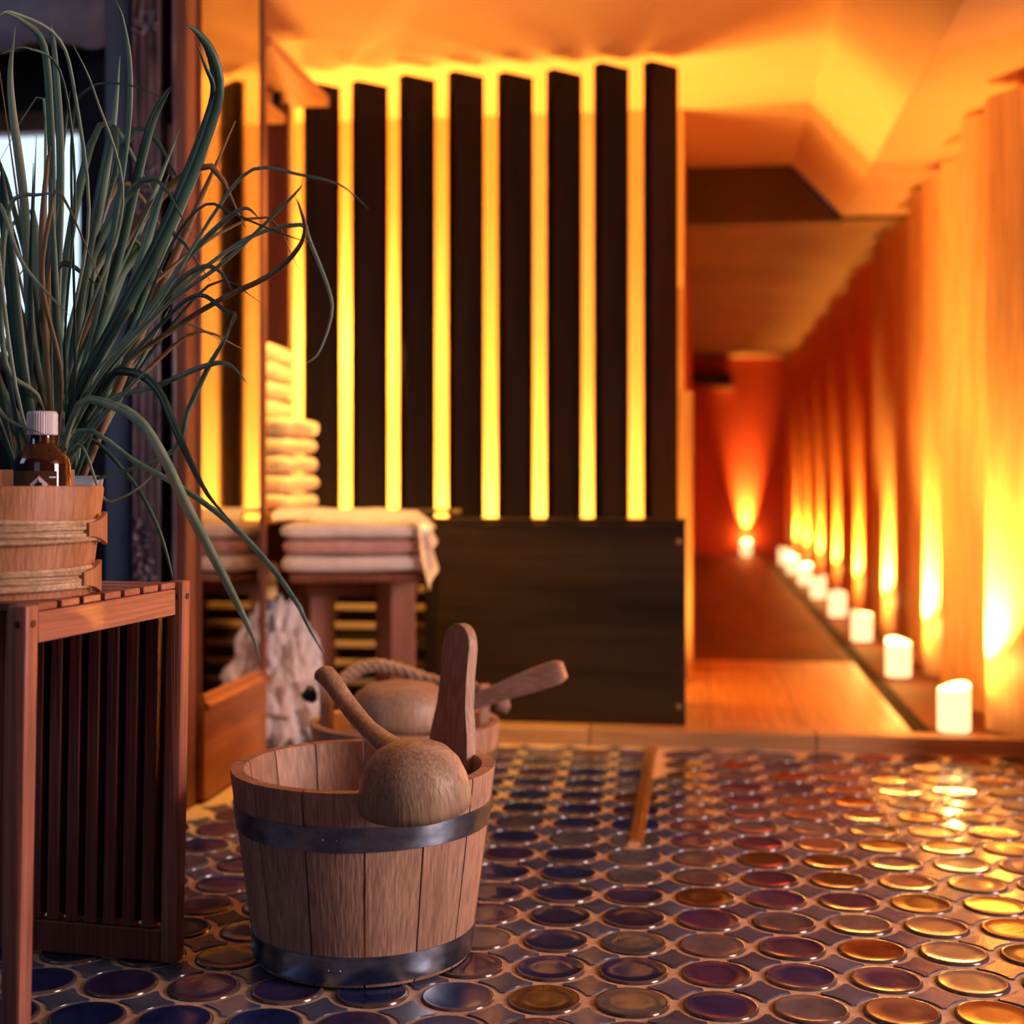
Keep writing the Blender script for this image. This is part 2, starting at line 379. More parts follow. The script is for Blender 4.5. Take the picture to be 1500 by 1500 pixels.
# --- right wall: backing with angled upright boards
wr = struct('wall_right', box(WX, WX+0.1, 3.2, FARY, -0.06, Z1+0.6), 'red_wood', 'red corridor wall clad with upright angled boards')
def fin(h):
    p = [(0.0, 0.0), (-0.085, 0.15), (-0.085, 0.185), (-0.06, 0.19), (0.0, 0.08)]
    return prism([(x, y, STEP_Z) for x, y in p], (0, 0, h), bev=0.003)
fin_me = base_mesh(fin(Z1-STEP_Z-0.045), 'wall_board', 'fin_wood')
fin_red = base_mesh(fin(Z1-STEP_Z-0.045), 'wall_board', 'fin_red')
for ya in (3.21, 3.37): obj('wall_board', box(WX-0.02, WX-0.001, ya, ya+0.156, STEP_Z+0.0, Z1-0.012, 0.003), 'fin_wood', wr)
y = 3.55; k = 0
while y < FARY-0.2:
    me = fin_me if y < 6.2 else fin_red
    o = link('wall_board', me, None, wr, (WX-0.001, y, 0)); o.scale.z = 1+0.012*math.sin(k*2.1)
    y += 0.333; k += 1
# --- far wall, left wall of the corridor, lit wall behind the screen
struct('wall_far', box(-0.2, WX+0.1, FARY, FARY+0.1, -0.06, Z1+0.1), 'red_wall', 'red end wall of the corridor')
struct('wall_corridor_left', box(-0.14, -0.045, 4.72, FARY, -0.06, Z1+0.3), 'red_wall', 'red left wall of the corridor')
struct('wall_back', box(-1.5, -0.045, 4.66, 4.718, -0.06, Z2), 'plaster', 'golden plaster wall behind the slatted screen')
struct('wall_niche', box(-1.50, -1.42, 3.26, 4.658, -0.06, Z2), 'cream', 'cream side wall of the towel niche')
struct('wall_niche_outer', box(-1.535, -1.502, 3.25, 3.748, 0, Z2-0.002), 'dark_wall', 'dark outer face of the niche wall')
struct('wall_niche_end', box(-1.501, -1.42, 3.235, 3.258, 0, Z2-0.002), 'dark_wall', 'dark end of the niche wall')
struct('trim_6', box(-1.30, -1.235, 4.05, 4.11, STEP_Z, Z2-0.002, 0.004), 'cream', 'cream upright post in the niche')
# end post of the corridor wall, two boards
struct('trim_7', box(-0.10, -0.040, 4.56, 4.60, STEP_Z, 1.335, 0.003), 'fin_wood', 'tall narrow board at the corridor corner')
struct('trim_8', box(-0.085, -0.012, 4.50, 4.54, STEP_Z, 0.985, 0.003), 'fin_wood', 'short board at the corridor corner')
# --- ceilings
struct('ceiling', box(-3.0, 0.375, 0.6, 5.55, Z2, Z2+0.06), 'ceiling_paint', 'raised golden ceiling of the coffer')
b = prism([(0.375, 0.6, Z2), (0.575, 0.6, Z1), (0.575, 0.6, Z1+0.06), (0.375, 0.6, Z2+0.06)], (0, 4.95, 0))
struct('ceiling_splay', b, 'ceiling_paint', 'sloping side of the raised ceiling')
struct('ceiling_edge', box(0.576, 2.8, 0.6, 5.60, Z1, Z1+0.06), 'low_ceiling', 'flat lower ceiling beside the board wall')
b = bmesh.new(); NX = 130
rows = [[b.verts.new((xx, 5.553+(FARY-5.553)*i/NX, Z1+0.016*math.sin((5.553+(FARY-5.553)*i/NX)*2*PI/0.95))) for xx in (-0.2, WX+0.1)] for i in range(NX+1)]
for A, B in zip(rows, rows[1:]): b.faces.new((A[0], A[1], B[1], B[0]))
bmesh.ops.solidify(b, geom=b.faces[:], thickness=0.03)
struct('ceiling_corridor', b, 'low_ceiling', 'low gently waved corridor ceiling', smooth=True)
struct('trim_9', prism([(-1.5, 5.551, Z1-0.02), (0.574, 5.551, Z1-0.02), (0.374, 5.551, Z2), (-1.5, 5.551, Z2)], (0, 0.05, 0)), 'bulkhead', 'dark olive bulkhead at the end of the raised ceiling')
# --- left: carved door surround, mirror leaf, dark wall with window
DY = 2.76
def xat(px, Y):           # world x seen at pixel column px on the plane y = Y
    k = (px-750)/F; return Y*(k*math.cos(YAW)-math.sin(YAW))/(math.cos(YAW)+k*math.sin(YAW))
struct('trim_10', box(xat(153, DY), xat(190, DY), DY, DY+0.06, 0, Z2, 0.004), 'blue_post', 'plain blue-black post of the doorway')
struct('trim_11', box(xat(190, DY)+0.001, xat(258, DY), DY+0.045, DY+0.07, 0, Z2), 'black_gap', 'black recess between the door posts')
pr = struct('trim_12', box(xat(257, DY)+0.001, xat(276, DY), DY-0.01, DY+0.05, 0, Z2, 0.005), 'post_red', 'dark reddish post with moulded edge')
obj('moulding', tube([((xat(258, DY)), DY-0.012, 0), ((xat(258, DY)), DY-0.012, Z2)], 0.005, 8), 'pilaster', pr, smooth=True)
pl = struct('trim_13', box(xat(195, DY), xat(236, DY), DY-0.005, DY+0.044, 0, Z2, 0.003), 'pilaster', 'dark carved pilaster with fine flutes')
x0, x1 = xat(195, DY), xat(236, DY)
for k, f in enumerate((0.08, 0.22, 0.36, 0.5, 0.64, 0.78, 0.93)):
    obj('flute', tube([(x0+(x1-x0)*f, DY-0.006, 0), (x0+(x1-x0)*f, DY-0.006, Z2)], 0.0032 if k % 2 else 0.0045, 8), 'pilaster', pl, smooth=True)
def carving(zc, h):
    n = bmesh.new(); rnd = random.Random(int(zc*100))
    for k in range(34):
        u, v = rnd.uniform(-1, 1), rnd.uniform(-1, 1)
        m = Matrix.Translation((x0+(x1-x0)*(0.5+0.38*u), DY-0.009, zc+h/2*v)) @ Matrix.Rotation(rnd.uniform(0, 3), 4, 'Y') @ Matrix.Diagonal((rnd.uniform(.004, .008), 0.007, rnd.uniform(.006, .013), 1))
        bmesh.ops.create_icosphere(n, subdivisions=1, radius=1, matrix=m)
    return n
for zc, h in ((1.30, 0.13), (1.66, 0.05), (0.53, 0.16)): obj('carved_ornament', carving(zc, h), 'pilaster', pl, smooth=True)
hp = tag(obj('strike_plate', box(xat(237, DY)+0.001, xat(255, DY), DY+0.028, DY+0.044, 1.345, 1.455, 0.003), 'cream'), 'small cream plate set between the door posts', 'plate')
# mirror leaf: x = -1.05 plane
LX = -1.05; LY0, LY1 = DY+0.055, 3.245
lf = struct('door_1', box(LX-0.04, LX-0.012, LY0, LY1, 0.005, Z2-0.003), 'post_red', 'door leaf with mirrored pane and wooden bottom rail')
obj('mirror_pane', box(LX-0.0118, LX-0.003, LY0+0.002, LY1-0.022, 0.235, Z2-0.02), 'mirror_pane', lf)
obj('bottom_rail', box(LX-0.0118, LX+0.004, LY0, LY1, 0.006, 0.20, 0.003), 'rail_wood', lf)
obj('moulding', prism([(LX-0.0118, LY0, 0.201), (LX+0.016, LY0, 0.201), (LX+0.016, LY0, 0.212), (LX+0.006, LY0, 0.218), (LX+0.004, LY0, 0.232), (LX-0.0118, LY0, 0.236)], (0, LY1-LY0, 0)), 'rail_wood', lf)
obj('stile', box(LX-0.0118, LX+0.004, LY1-0.021, LY1, 0.237, Z2-0.004, 0.003), 'post_red', lf)
# wall with window beyond the doorway on the left
WYY = 3.75
wx0, wx1 = xat(-190, WYY), xat(143, WYY); zt, zb = 1.70, 1.06
b = box(-3.0, wx0-0.05, WYY, WYY+0.08, 0, Z2-0.001); box(wx1+0.05, -1.51, WYY, WYY+0.08, 0, Z2-0.001, bm=b)
box(wx0-0.05, wx1+0.05, WYY, WYY+0.08, zt+0.06, Z2-0.001, bm=b); box(wx0-0.05, wx1+0.05, WYY, WYY+0.08, 0, zb-0.05, bm=b)
struct('wall_left', b, 'dark_wall', 'dark wall around the bright window')
wn = struct('window_1', box(wx0, wx1, WYY+0.03, WYY+0.04, zb, zt), 'window_glow', 'bright frosted window behind the grass plant')
for (a_, b_, c_, d_) in ((wx0-0.05, wx1+0.05, zt, zt+0.06), (wx0-0.05, wx1+0.05, zb-0.05, zb), (wx1, wx1+0.05, zb, zt), (wx0-0.05, wx0, zb, zt)):
    obj('window_frame', box(a_+0.0005, b_-0.0005, WYY-0.02, WYY+0.03, c_+0.0005, d_-0.0005, 0.003), 'window_frame', wn)
b = bmesh.new()
rows = []
for i in range(41):
    xx = -2.5+1.15*i/40; rows.append([b.verts.new((xx, 3.05+0.012*math.sin(i*1.9)+0.02*k*0.3, Z2-0.002-0.055*k-(0.012*math.sin(i*0.7) if k == 4 else 0))) for k in range(5)])
for A, B in zip(rows, rows[1:]):
    for k in range(4): b.faces.new((A[k], B[k], B[k+1], A[k+1]))
bmesh.ops.solidify(b, geom=b.faces[:], thickness=0.006)
tag(obj('window_valance', b, 'blind', smooth=True), 'pale lavender fabric valance above the doorway window', 'valance')

# ================================================================== SLATTED SCREEN AND LOW PANEL
sc = thing('slatted_screen', 'tall dark screen of upright angled boards with glowing gaps', 'screen', (0, 4.0, STEP_Z))
ang = math.radians(45)
def slat_mesh(h):
    d = Vector((math.cos(ang), math.sin(ang), 0)); nrm = Vector((-d.y, d.x, 0))
    a = Vector((0, 0, 0)); Wd, T = 0.108, 0.034
    return prism([a, a+d*Wd, a+d*Wd+nrm*T, a+nrm*T], (0, 0, h), bev=0.002)
sl = base_mesh(slat_mesh(1.855), 'slat', 'dark_slat')
for k, px in enumerate((301, 373, 443, 514, 584, 656, 729, 801, 871, 944)):
    o = link('slat', sl, None, sc, (xat(px, 4.0)+0.020, 0, 0)); o.scale.z = 1+0.004*math.sin(k*1.7)+0.0012*k
obj('base_rail', box(-1.38, -0.05, 0.0, 0.11, 0, 0.05), 'dark_slat', sc)
lp = thing('low_panel', 'wide dark stained wooden panel in front of the slatted screen', 'panel', (0, 3.66, STEP_Z))
pa = obj('board', box(-0.735, -0.028, 0, 0.035, 0, 0.535, 0.003), 'panel_wood', lp)
obj('cap', box(-0.738, -0.028, -0.004, 0.09, 0.536, 0.550, 0.003), 'panel_wood', lp)
for zz in (0.05, 0.49):
    n = bmesh.new(); bmesh.ops.create_uvsphere(n, u_segments=12, v_segments=6, radius=0.009, matrix=Matrix.Translation((-0.050, -0.001, zz)) @ Matrix.Diagonal((1, .4, 1, 1)))
    obj('screw', n, 'screw', lp, smooth=True)
# lamps behind the screen: standing tube in the niche corner and a strip along the floor
tl = thing('tube_lamp', 'upright glowing tube lamp standing behind the slatted screen', 'lamp', (-1.345, 4.36, STEP_Z))
obj('base', lathe([(0, 0), (0.06, 0), (0.06, 0.015), (0.012, 0.02), (0, 0.02)], 20), 'black', tl)
obj('tube', lathe([(0, 0.021), (0.012, 0.021), (0.012, 1.55), (0, 1.56)], 12), 'lamp_tube', tl, smooth=True)
light('tube_glow', 'POINT', (0.08, 0.0, 1.10), 27, GOLD, 0.05, parent=tl)
light('tube_glow', 'POINT', (0.08, 0.0, 0.40), 17, GOLD, 0.05, parent=tl)
st = thing('floor_uplight', 'low strip uplight on the floor behind the dark screen', 'lamp', (-0.62, 4.40, STEP_Z))
obj('housing', box(-0.45, 0.38, -0.03, 0.03, 0, 0.03, 0.003), 'black', st)
obj('strip', box(-0.44, 0.37, -0.012, 0.012, 0.031, 0.035), 'lamp_tube', st)
light('strip_glow', 'AREA', (-0.03, 0, 0.05), 85, GOLD, 0.8, rot=(PI, 0, 0), size_y=0.05, parent=st)

dl = thing('ceiling_downlight', 'small round recessed downlight in the raised ceiling over the linen', 'lamp', (-0.72, 3.18, Z2-0.022))
obj('ring', lathe([(0.028, 0.021), (0.034, 0.021), (0.040, 0.006), (0.036, 0), (0.028, 0.004)], 28, closed=True), 'brass', dl, smooth=True)
obj('lens', lathe([(0, 0.012), (0.0275, 0.012), (0.0275, 0.018), (0, 0.018)], 24), 'lamp_tube', dl)
light('downlight_beam', 'SPOT', (0, 0, -0.004), 170, GOLD, 0.02, target=None, rot=(math.radians(8), math.radians(8), 0), spot=math.radians(62), blend=0.7, parent=dl)
# ================================================================== CANDLES
def candle(loc, rz, label, group, r=0.042, h=0.115, point=2.8, spot=200.0, sa=75, lean=24, az=0.0):
    t = thing('candle', label, 'candle', loc, rz, group)
    seg = 28; n = bmesh.new(); rings = []
    for rr, z, sl_ in ((0, 0, 0), (r*0.96, 0, 0), (r, 0.004, 0), (r, h-0.004, 1), (r*0.965, h, 1), (r*0.88, h-0.001, 1)):
        if rr == 0: rings.append([n.verts.new((0, 0, 0))]); continue
        rings.append([n.verts.new((rr*math.cos(2*PI*k/seg), rr*math.sin(2*PI*k/seg), z+sl_*(0.009*math.sin(2*PI*k/seg+1.0)+0.003*math.sin(4*PI*k/seg)))) for k in range(seg)])
    for A, B in zip(rings, rings[1:]):
        for k in range(seg):
            j = (k+1) % seg
            if len(A) == 1: n.faces.new((A[0], B[j], B[k]))
            else: n.faces.new((A[k], A[j], B[j], B[k]))
    obj('wax_body', n, 'wax', t, autosmooth=0.8)
    n = bmesh.new(); c = n.verts.new((0, 0, h-0.014)); A = [n.verts.new((r*0.875*math.cos(2*PI*k/seg), r*0.875*math.sin(2*PI*k/seg), h-0.006+0.009*math.sin(2*PI*k/seg+1.0)+0.003*math.sin(4*PI*k/seg))) for k in range(seg)]
    for k in range(seg): n.faces.new((A[k], A[(k+1) % seg], c))
    obj('wax_pool', n, 'wax_top', t, smooth=True)
    light('candle_glow', 'POINT', (0, 0, h+0.03), point, AMBER, 0.02, parent=t)
    light('candle_beam', 'SPOT', (0, 0, h+0.025), spot, AMBER, 0.012, rot=(0, 0, 0), spot=math.radians(sa), blend=1.0, parent=t).rotation_euler = (Matrix.Rotation(az-rz, 3, 'Z') @ Matrix.Rotation(math.radians(lean), 3, 'Y') @ Matrix.Rotation(PI, 3, 'X')).to_euler()
    return t
for i in range(8):
    lab = 'glowing pillar candle on the ledge, %s of the row counted from the step' % ['first', 'second', 'third', 'fourth', 'fifth', 'sixth', 'seventh', 'eighth'][i]
    candle((0.668+0.004*math.sin(i*3), 3.70+1.0*i, STEP_Z-0.002), i*1.3, lab, 'candles along the board wall')
candle((0.42, FARY-0.062, STEP_Z-0.001), 0.4, 'lone glowing candle against the red end wall', 'candles', point=2.5, spot=700, sa=40, lean=13, az=PI/2)
# black box high on the end wall
bb = thing('wall_box', 'black box with pale lower lip high on the red end wall', 'box', (0.10, FARY-0.12, 1.46))
obj('body', box(-0.145, 0.2, -0.1, 0.118, 0.03, 0.12, 0.01), 'black', bb); obj('lip', box(0.03, 0.21, -0.12, 0.10, 0.0, 0.028, 0.01), 'box_lip', bb)

# ================================================================== BUCKETS
def stave_bm(k, n, R0, R1, H, T, gap=0.0016, seg=5, ztop=None):
    "one stave of a tapered round bucket: bottom radius R0, top radius R1"
    bm = bmesh.new(); a0, a1 = 2*PI*k/n, 2*PI*(k+1)/n; ga = gap/R1
    grid = []
    zs = [0.0, 0.004, H*0.5, H-0.004, H]
    for z in zs:
        R = R0+(R1-R0)*z/H; e = 0.0015 if z in (0.0, H) else 0
        grid.append(([(R-e, a0+ga+(a1-a0-2*ga)*i/seg, z) for i in range(seg+1)], [(R-T+e, a0+ga+(a1-a0-2*ga)*i/seg, z) for i in range(seg+1)]))
    V = lambda q: bm.verts.new((q[0]*math.cos(q[1]), q[0]*math.sin(q[1]), q[2]))
    O = [[V(q) for q in g[0]] for g in grid]; I = [[V(q) for q in g[1]] for g in grid]
    for r in range(len(zs)-1):
        for i in range(seg):
            bm.faces.new((O[r][i], O[r][i+1], O[r+1][i+1], O[r+1][i])); bm.faces.new((I[r][i+1], I[r][i], I[r+1][i], I[r+1][i+1]))
        bm.faces.new((O[r][0], O[r+1][0], I[r+1][0], I[r][0])); bm.faces.new((O[r][seg], I[r][seg], I[r+1][seg], O[r+1][seg]))
    for i in range(seg):
        bm.faces.new((O[-1][i], O[-1][i+1], I[-1][i+1], I[-1][i])); bm.faces.new((O[0][i+1], O[0][i], I[0][i], I[0][i+1]))
    return bm
def hoop_bm(R0, R1, H, z0, z1, t=0.0016):
    f = lambda z: R0+(R1-R0)*z/H+0.0006
    return lathe([(f(z0), z0), (f(z0)+t, z0), (f(z1)+t, z1), (f(z1), z1)], 72, closed=True)
def bucket(t, R0, R1, H, T, n, rot, hoops, m='bucket_wood'):
    for k in range(n):
        o = obj('stave', stave_bm(k, n, R0, R1, H, T), m, t, autosmooth=0.6); o.rotation_euler = (0, 0, rot)
    obj('bottom', lathe([(0, 0.018), (R0-T-0.001, 0.018), (R0-T-0.001, 0.030), (0, 0.030)], 40), m+'_x', t)
    for z0, z1 in hoops:
        h = obj('hoop', hoop_bm(R0, R1, H, z0, z1), 'steel', t, autosmooth=0.6)
        rv = bmesh.new()
        for a in (-1.28, -1.18):
            R = R0+(R1-R0)*((z0+z1)/2)/H+0.002
            bmesh.ops.create_icosphere(rv, subdivisions=1, radius=0.0022, matrix=Matrix.Translation((R*math.cos(a-0.35), R*math.sin(a-0.35), (z0+z1)/2)))
        obj('rivet', rv, 'steel', h, smooth=True)
bc = at(533, 1395, 1400/695)
B1 = thing('wooden_bucket', 'wooden stave bucket with two steel hoops and a tall handle stave', 'bucket', (bc.x, bc.y, 0.0056))
R0, R1, H1, T1 = 0.158, 0.194, 0.273, 0.021
bucket(B1, R0, R1, H1, T1, 14, math.radians(-90+7.7+6.5), ((0.006, 0.044), (0.192, 0.226)))
# tall handle stave, inside the rim on the far right
ha = math.radians(39+7.7)
hd = Vector((math.cos(ha), math.sin(ha), 0)); ht = Vector((math.sin(ha), -math.cos(ha), 0))
prof = [(-0.052, 0.05), (-0.052, 0.26), (-0.047, 0.30), (-0.037, 0.34), (-0.0335, 0.38), (-0.0345, 0.43)]
for k in range(1, 12): prof.append((-0.0345*math.cos(PI*k/12), 0.434+0.034*math.sin(PI*k/12)))
prof += [(0.0345, 0.43), (0.0335, 0.38), (0.037, 0.34), (0.047, 0.30), (0.052, 0.26), (0.052, 0.05)]
base = hd*(R1-T1-0.023)
b = bmesh.new()
def hpt(u, z, off): 
    rr = (R0+(R1-R0)*min(z, H1)/H1)-T1-0.0205-max(0, z-H1)*(-0.10)
    return hd*(rr+off)+ht*u+Vector((0, 0, z))
A = [b.verts.new(hpt(u, z, 0)) for u, z in prof]; Bv = [b.verts.new(hpt(u, z, 0.017)) for u, z in prof]
nP = len(prof)
fa = b.faces.new(A); fb = b.faces.new(Bv[::-1])
for i in range(nP): b.faces.new((A[i], A[(i+1) % nP], Bv[(i+1) % nP], Bv[i]))
es = list({e for f in (fa, fb) for e in f.edges}); bmesh.ops.bevel(b, geom=es, offset=0.0025, segments=2, profile=0.5, affect='EDGES')
obj('handle_stave', b, 'bucket_wood', B1, autosmooth=0.5)

# ladle hung over the front rim
lc = at(608, 1177, 1.822)
LD = thing('wooden_ladle', 'carved wooden ladle hung bowl-down over the bucket rim', 'ladle', (lc.x, lc.y, lc.z))
RB = 0.076
prof = [(RB, 0.0), (RB*0.995, 0.012), (RB*0.95, 0.034), (RB*0.84, 0.055), (RB*0.66, 0.071), (RB*0.42, 0.081), (RB*0.2, 0.0855), (0, 0.0865)]
inner = [(r*0.90, z-0.008 if z > 0.02 else z) for r, z in prof[::-1]]
inner[-1] = (RB*0.90, 0.0)
b = lathe(prof+inner, 48, closed=False)
bl = b.verts[:]
b2 = bmesh.new(); 
bmesh.ops.remove_doubles(b, verts=b.verts, dist=1e-5)
# close lip
be = [e for e in b.edges if len(e.link_faces) == 1]
bmesh.ops.bridge_loops(b, edges=be)
bo = obj('bowl', b, 'ladle_wood', LD, smooth=True); bo.rotation_euler = (math.radians(10), math.radians(-2), 0)
path = [at(585, 1105, 1.855), at(562, 1088, 1.90), at(535, 1063, 1.95), at(508, 1030, 2.01), at(487, 1000, 2.05), at(473, 985, 2.08)]
path = spline([p-lc for p in path], 24)
obj('handle', tube(path, [0.023-0.008*min(1, i/9)+0.003*max(0, (i-16)/8)-(0.006 if i == 24 else 0) for i in range(25)], 14, ell=0.8), 'ladle_wood', LD, smooth=True)

# second bucket behind, with lugs, rope and its own ladle
c2 = at(594, 1207, 2.76)
B2 = thing('wooden_bucket', 'low wooden bucket with rope handle standing behind the hooped bucket', 'bucket', (c2.x, c2.y, 0.0056))
r0, r1, h2 = 0.165, 0.192, 0.205
bucket(B2, r0, r1, h2, 0.02, 16, 0.1, ((0.02, 0.045), (0.13, 0.155)))
for s, hh in ((-1, 0.295), (1, 0.275)):
    a = math.radians(7.7 + (2 if s > 0 else 178))
    d = Vector((math.cos(a), math.sin(a), 0)); u = Vector((-d.y, d.x, 0)); w2 = 0.032
    pr_ = [(-w2, 0.10), (w2, 0.10), (w2*0.9, hh-0.012), (w2*0.6, hh), (-w2*0.6, hh), (-w2*0.9, hh-0.012)]
    b = prism([d*(r1-0.043+0.03*(z-h2))+u*q+Vector((0, 0, z)) for q, z in pr_], d*0.020, bev=0.002)
    obj('lug', b, 'bucket_wood', B2)
    kn = bmesh.new(); bmesh.ops.create_icosphere(kn, subdivisions=2, radius=0.017, matrix=Matrix.Translation(d*(r1+0.004)+Vector((0, 0, hh-0.04))))
    for v in kn.verts: v.co += Vector((noise.noise(v.co*60), noise.noise(v.co*60+Vector((5, 0, 0))), noise.noise(v.co*60+Vector((0, 9, 0)))))*0.006
    obj('rope_knot', kn, 'black' if s < 0 else 'rope', B2, smooth=True)
# rope: twisted strands arching behind the ladle
cen = spline([Vector((-0.150, 0.02, 0.258)), Vector((-0.125, 0.07, 0.285)), Vector((-0.08, 0.11, 0.300)), Vector((-0.02, 0.13, 0.287)), Vector((0.06, 0.12, 0.262)), Vector((0.12, 0.07, 0.27)), Vector((0.150, 0.03, 0.250))], 60)
b = bmesh.new()
for ph in (0, 2*PI/3, 4*PI/3):
    pts = []
    for i, p in enumerate(cen):
        a = ph+i*0.75; pts.append(p+Vector((0, math.cos(a), math.sin(a)))*0.0075)
    tube(pts, 0.0085, 7, bm=b)
ro = obj('rope_handle', b, 'rope', B2, smooth=True); ro.rotation_euler = (0, 0, YAW)
# ladle lying across the second bucket: broad bowl upside down, handle to the right
l2 = at(588, 1063, 2.70)
L2 = thing('wooden_ladle', 'broad pale ladle lying bowl-down across the rope-handled bucket', 'ladle', (l2.x, l2.y, l2.z))
prof = [(0.098, 0), (0.100, 0.02), (0.098, 0.045), (0.088, 0.066), (0.068, 0.080), (0.035, 0.087), (0, 0.089)]
inn = [(r*0.9, z-0.009 if z > 0.03 else z) for r, z in prof[::-1]]; inn[-1] = (0.089, 0)
b = lathe(prof+inn, 44); bmesh.ops.remove_doubles(b, verts=b.verts, dist=1e-5)
bmesh.ops.bridge_loops(b, edges=[e for e in b.edges if len(e.link_faces) == 1])
o = obj('bowl', b, 'ladle_wood', L2, smooth=True)
hp_ = [at(668, 1036, 2.66), at(700, 1026, 2.64), at(740, 1011, 2.62), at(785, 995, 2.60), at(815, 985, 2.585), at(826, 981, 2.58)]
hp_ = [p-l2 for p in hp_]
b = bmesh.new(); rings = []
dirn = (hp_[-1]-hp_[0]).normalized(); side = Vector((dirn.y, -dirn.x, 0)).normalized(); upv = side.cross(dirn)
if upv.z < 0: upv = -upv
for p, hw in zip(hp_, (0.017, 0.016, 0.018, 0.023, 0.023, 0.016)):
    rings.append([b.verts.new(p+side*(0.013*a)+upv*(hw*c)) for a, c in ((-1, -1), (1, -1), (1, 1), (-1, 1))])
for A, B in zip(rings, rings[1:]):
    for k in range(4): b.faces.new((A[k], A[(k+1) % 4], B[(k+1) % 4], B[k]))
b.faces.new(rings[0]); b.faces.new(rings[-1][::-1])
bmesh.ops.bevel(b, geom=b.edges[:], offset=0.004, segments=2, profile=0.5, affect='EDGES')
obj('handle', b, 'bucket_wood_x', L2, autosmooth=0.5)

# ================================================================== FRONT STOOL
A_ = at(34, 890, 1.587)
SA = math.atan2(-0.1007, 0.9945)
ST = thing('slatted_stool', 'reddish wooden stool with slatted top and side, under the small tub', 'stool', (A_.x, A_.y, 0.0056), SA)
SH = 0.547; SW = 0.37; SL = 0.385; LT = 0.013
for lx, ly in ((0, 0), (0, SL), (-SW, 0), (-SW, SL)):
    sh = -0.011
    b = bmesh.new()
    lo = [(lx+sh-LT, ly-LT), (lx+sh+LT, ly-LT), (lx+sh+LT, ly+LT), (lx+sh-LT, ly+LT)]
    hi = [(lx-LT, ly-LT), (lx+LT, ly-LT), (lx+LT, ly+LT), (lx-LT, ly+LT)]
    L_ = [b.verts.new((*p, 0)) for p in lo]; U_ = [b.verts.new((*p, SH)) for p in hi]
    b.faces.new(L_[::-1]); b.faces.new(U_)
    for k in range(4): b.faces.new((L_[k], L_[(k+1) % 4], U_[(k+1) % 4], U_[k]))
    bmesh.ops.bevel(b, geom=b.edges[:], offset=0.0035, segments=2, profile=0.5, affect='EDGES')
    lg = obj('leg', b, 'stool_wood', ST, autosmooth=0.6)
    if lx == 0:
        n = bmesh.new(); bmesh.ops.create_cone(n, cap_ends=True, segments=14, radius1=0.0045, radius2=0.0045, depth=0.002, matrix=Matrix.Translation((lx+0.001, ly-LT, SH-0.022)) @ Matrix.Rotation(PI/2, 4, 'X'))
        obj('dowel_plug', n, 'dowel', lg)
        n = bmesh.new(); bmesh.ops.create_cone(n, cap_ends=True, segments=14, radius1=0.0045, radius2=0.0045, depth=0.002, matrix=Matrix.Translation((lx+LT, ly, SH-0.022)) @ Matrix.Rotation(PI/2, 4, 'Y'))
        obj('dowel_plug', n, 'dowel', lg)
for lx in (0.0, -SW):
    obj('side_rail', box(lx-0.009, lx+0.012, LT+0.0005, SL-LT-0.020, SH-0.046, SH-0.0095, 0.002), 'stool_wood_y', ST)
for k in range(7):
    y0_ = LT+0.004+k*0.050
    obj('top_slat', box(-SW+0.0, 0.009, y0_, y0_+0.040, SH-0.009, SH, 0.0015), 'stool_wood_x', ST)
obj('back_rail', box(-SW+LT, -LT, SL-0.010, SL+0.010, SH-0.05, SH-0.010, 0.002), 'stool_wood_x', ST)
obj('back_rail', box(-SW+LT-0.01, -LT-0.0115, SL-0.011, SL+0.011, 0.0, 0.046, 0.002), 'stool_slat', ST)
for k in range(11):
    xx = -LT-0.024-k*0.0305
    b = box(xx-0.0095, xx+0.0095, SL-0.009, SL+0.009, 0.047, SH-0.051, 0.002)
    for v in b.verts: v.co.x += -0.010*(1-v.co.z/SH)
    obj('back_slat', b, 'stool_slat', ST)
    b = box(xx+0.0105, xx+0.0195, SL+0.004, SL+0.007, 0.047, SH-0.051)
obj('back_board', box(-SW+LT+0.002, -LT-0.012, SL+0.0105, SL+0.014, 0.05, SH-0.055), 'shelf_back', ST)

# small tub with bamboo hoops
TC = at(-2, 870, 1.728); TZ = 0.0056+SH+0.0005
TB = thing('small_tub', 'small round cedar tub with two bamboo hoops on the stool', 'tub', (TC.x, TC.y, TZ))
TR0, TR1, TH = 0.112, 0.128, 0.137
b = bmesh.new(); seg = 96; rings = []
f = lambda z: TR0+(TR1-TR0)*z/TH
scal = lambda a: 0.0045*max(0, math.sin(a*9))**2
for k_, (r, z) in enumerate([(0, 0.012), (f(0.0)-0.014, 0.012), (f(0)-0.014, 0), (f(0), 0), (f(TH*0.5), TH*0.5), (f(TH), TH-0.004), (f(TH)-0.0015, TH), (f(TH)-0.013, TH), (f(0.02)-0.014, 0.02), (0, 0.02)]):
    if r == 0: rings.append([b.verts.new((0, 0, z))])
    else: rings.append([b.verts.new(((r-(scal(2*PI*i/seg) if k_ in (5, 6) else 0))*math.cos(2*PI*i/seg), (r-(scal(2*PI*i/seg) if k_ in (5, 6) else 0))*math.sin(2*PI*i/seg), z-(scal(2*PI*i/seg)*1.2 if k_ == 5 else 0))) for i in range(seg)])
for A, B in zip(rings, rings[1:]):
    for i in range(seg):
        j = (i+1) % seg
        if len(A) == 1: b.faces.new((A[0], B[i], B[j]))
        elif len(B) == 1: b.faces.new((A[i], A[j], B[0]))
        else: b.faces.new((A[i], A[j], B[j], B[i]))
obj('body', b, 'tub_wood', TB, autosmooth=0.6)
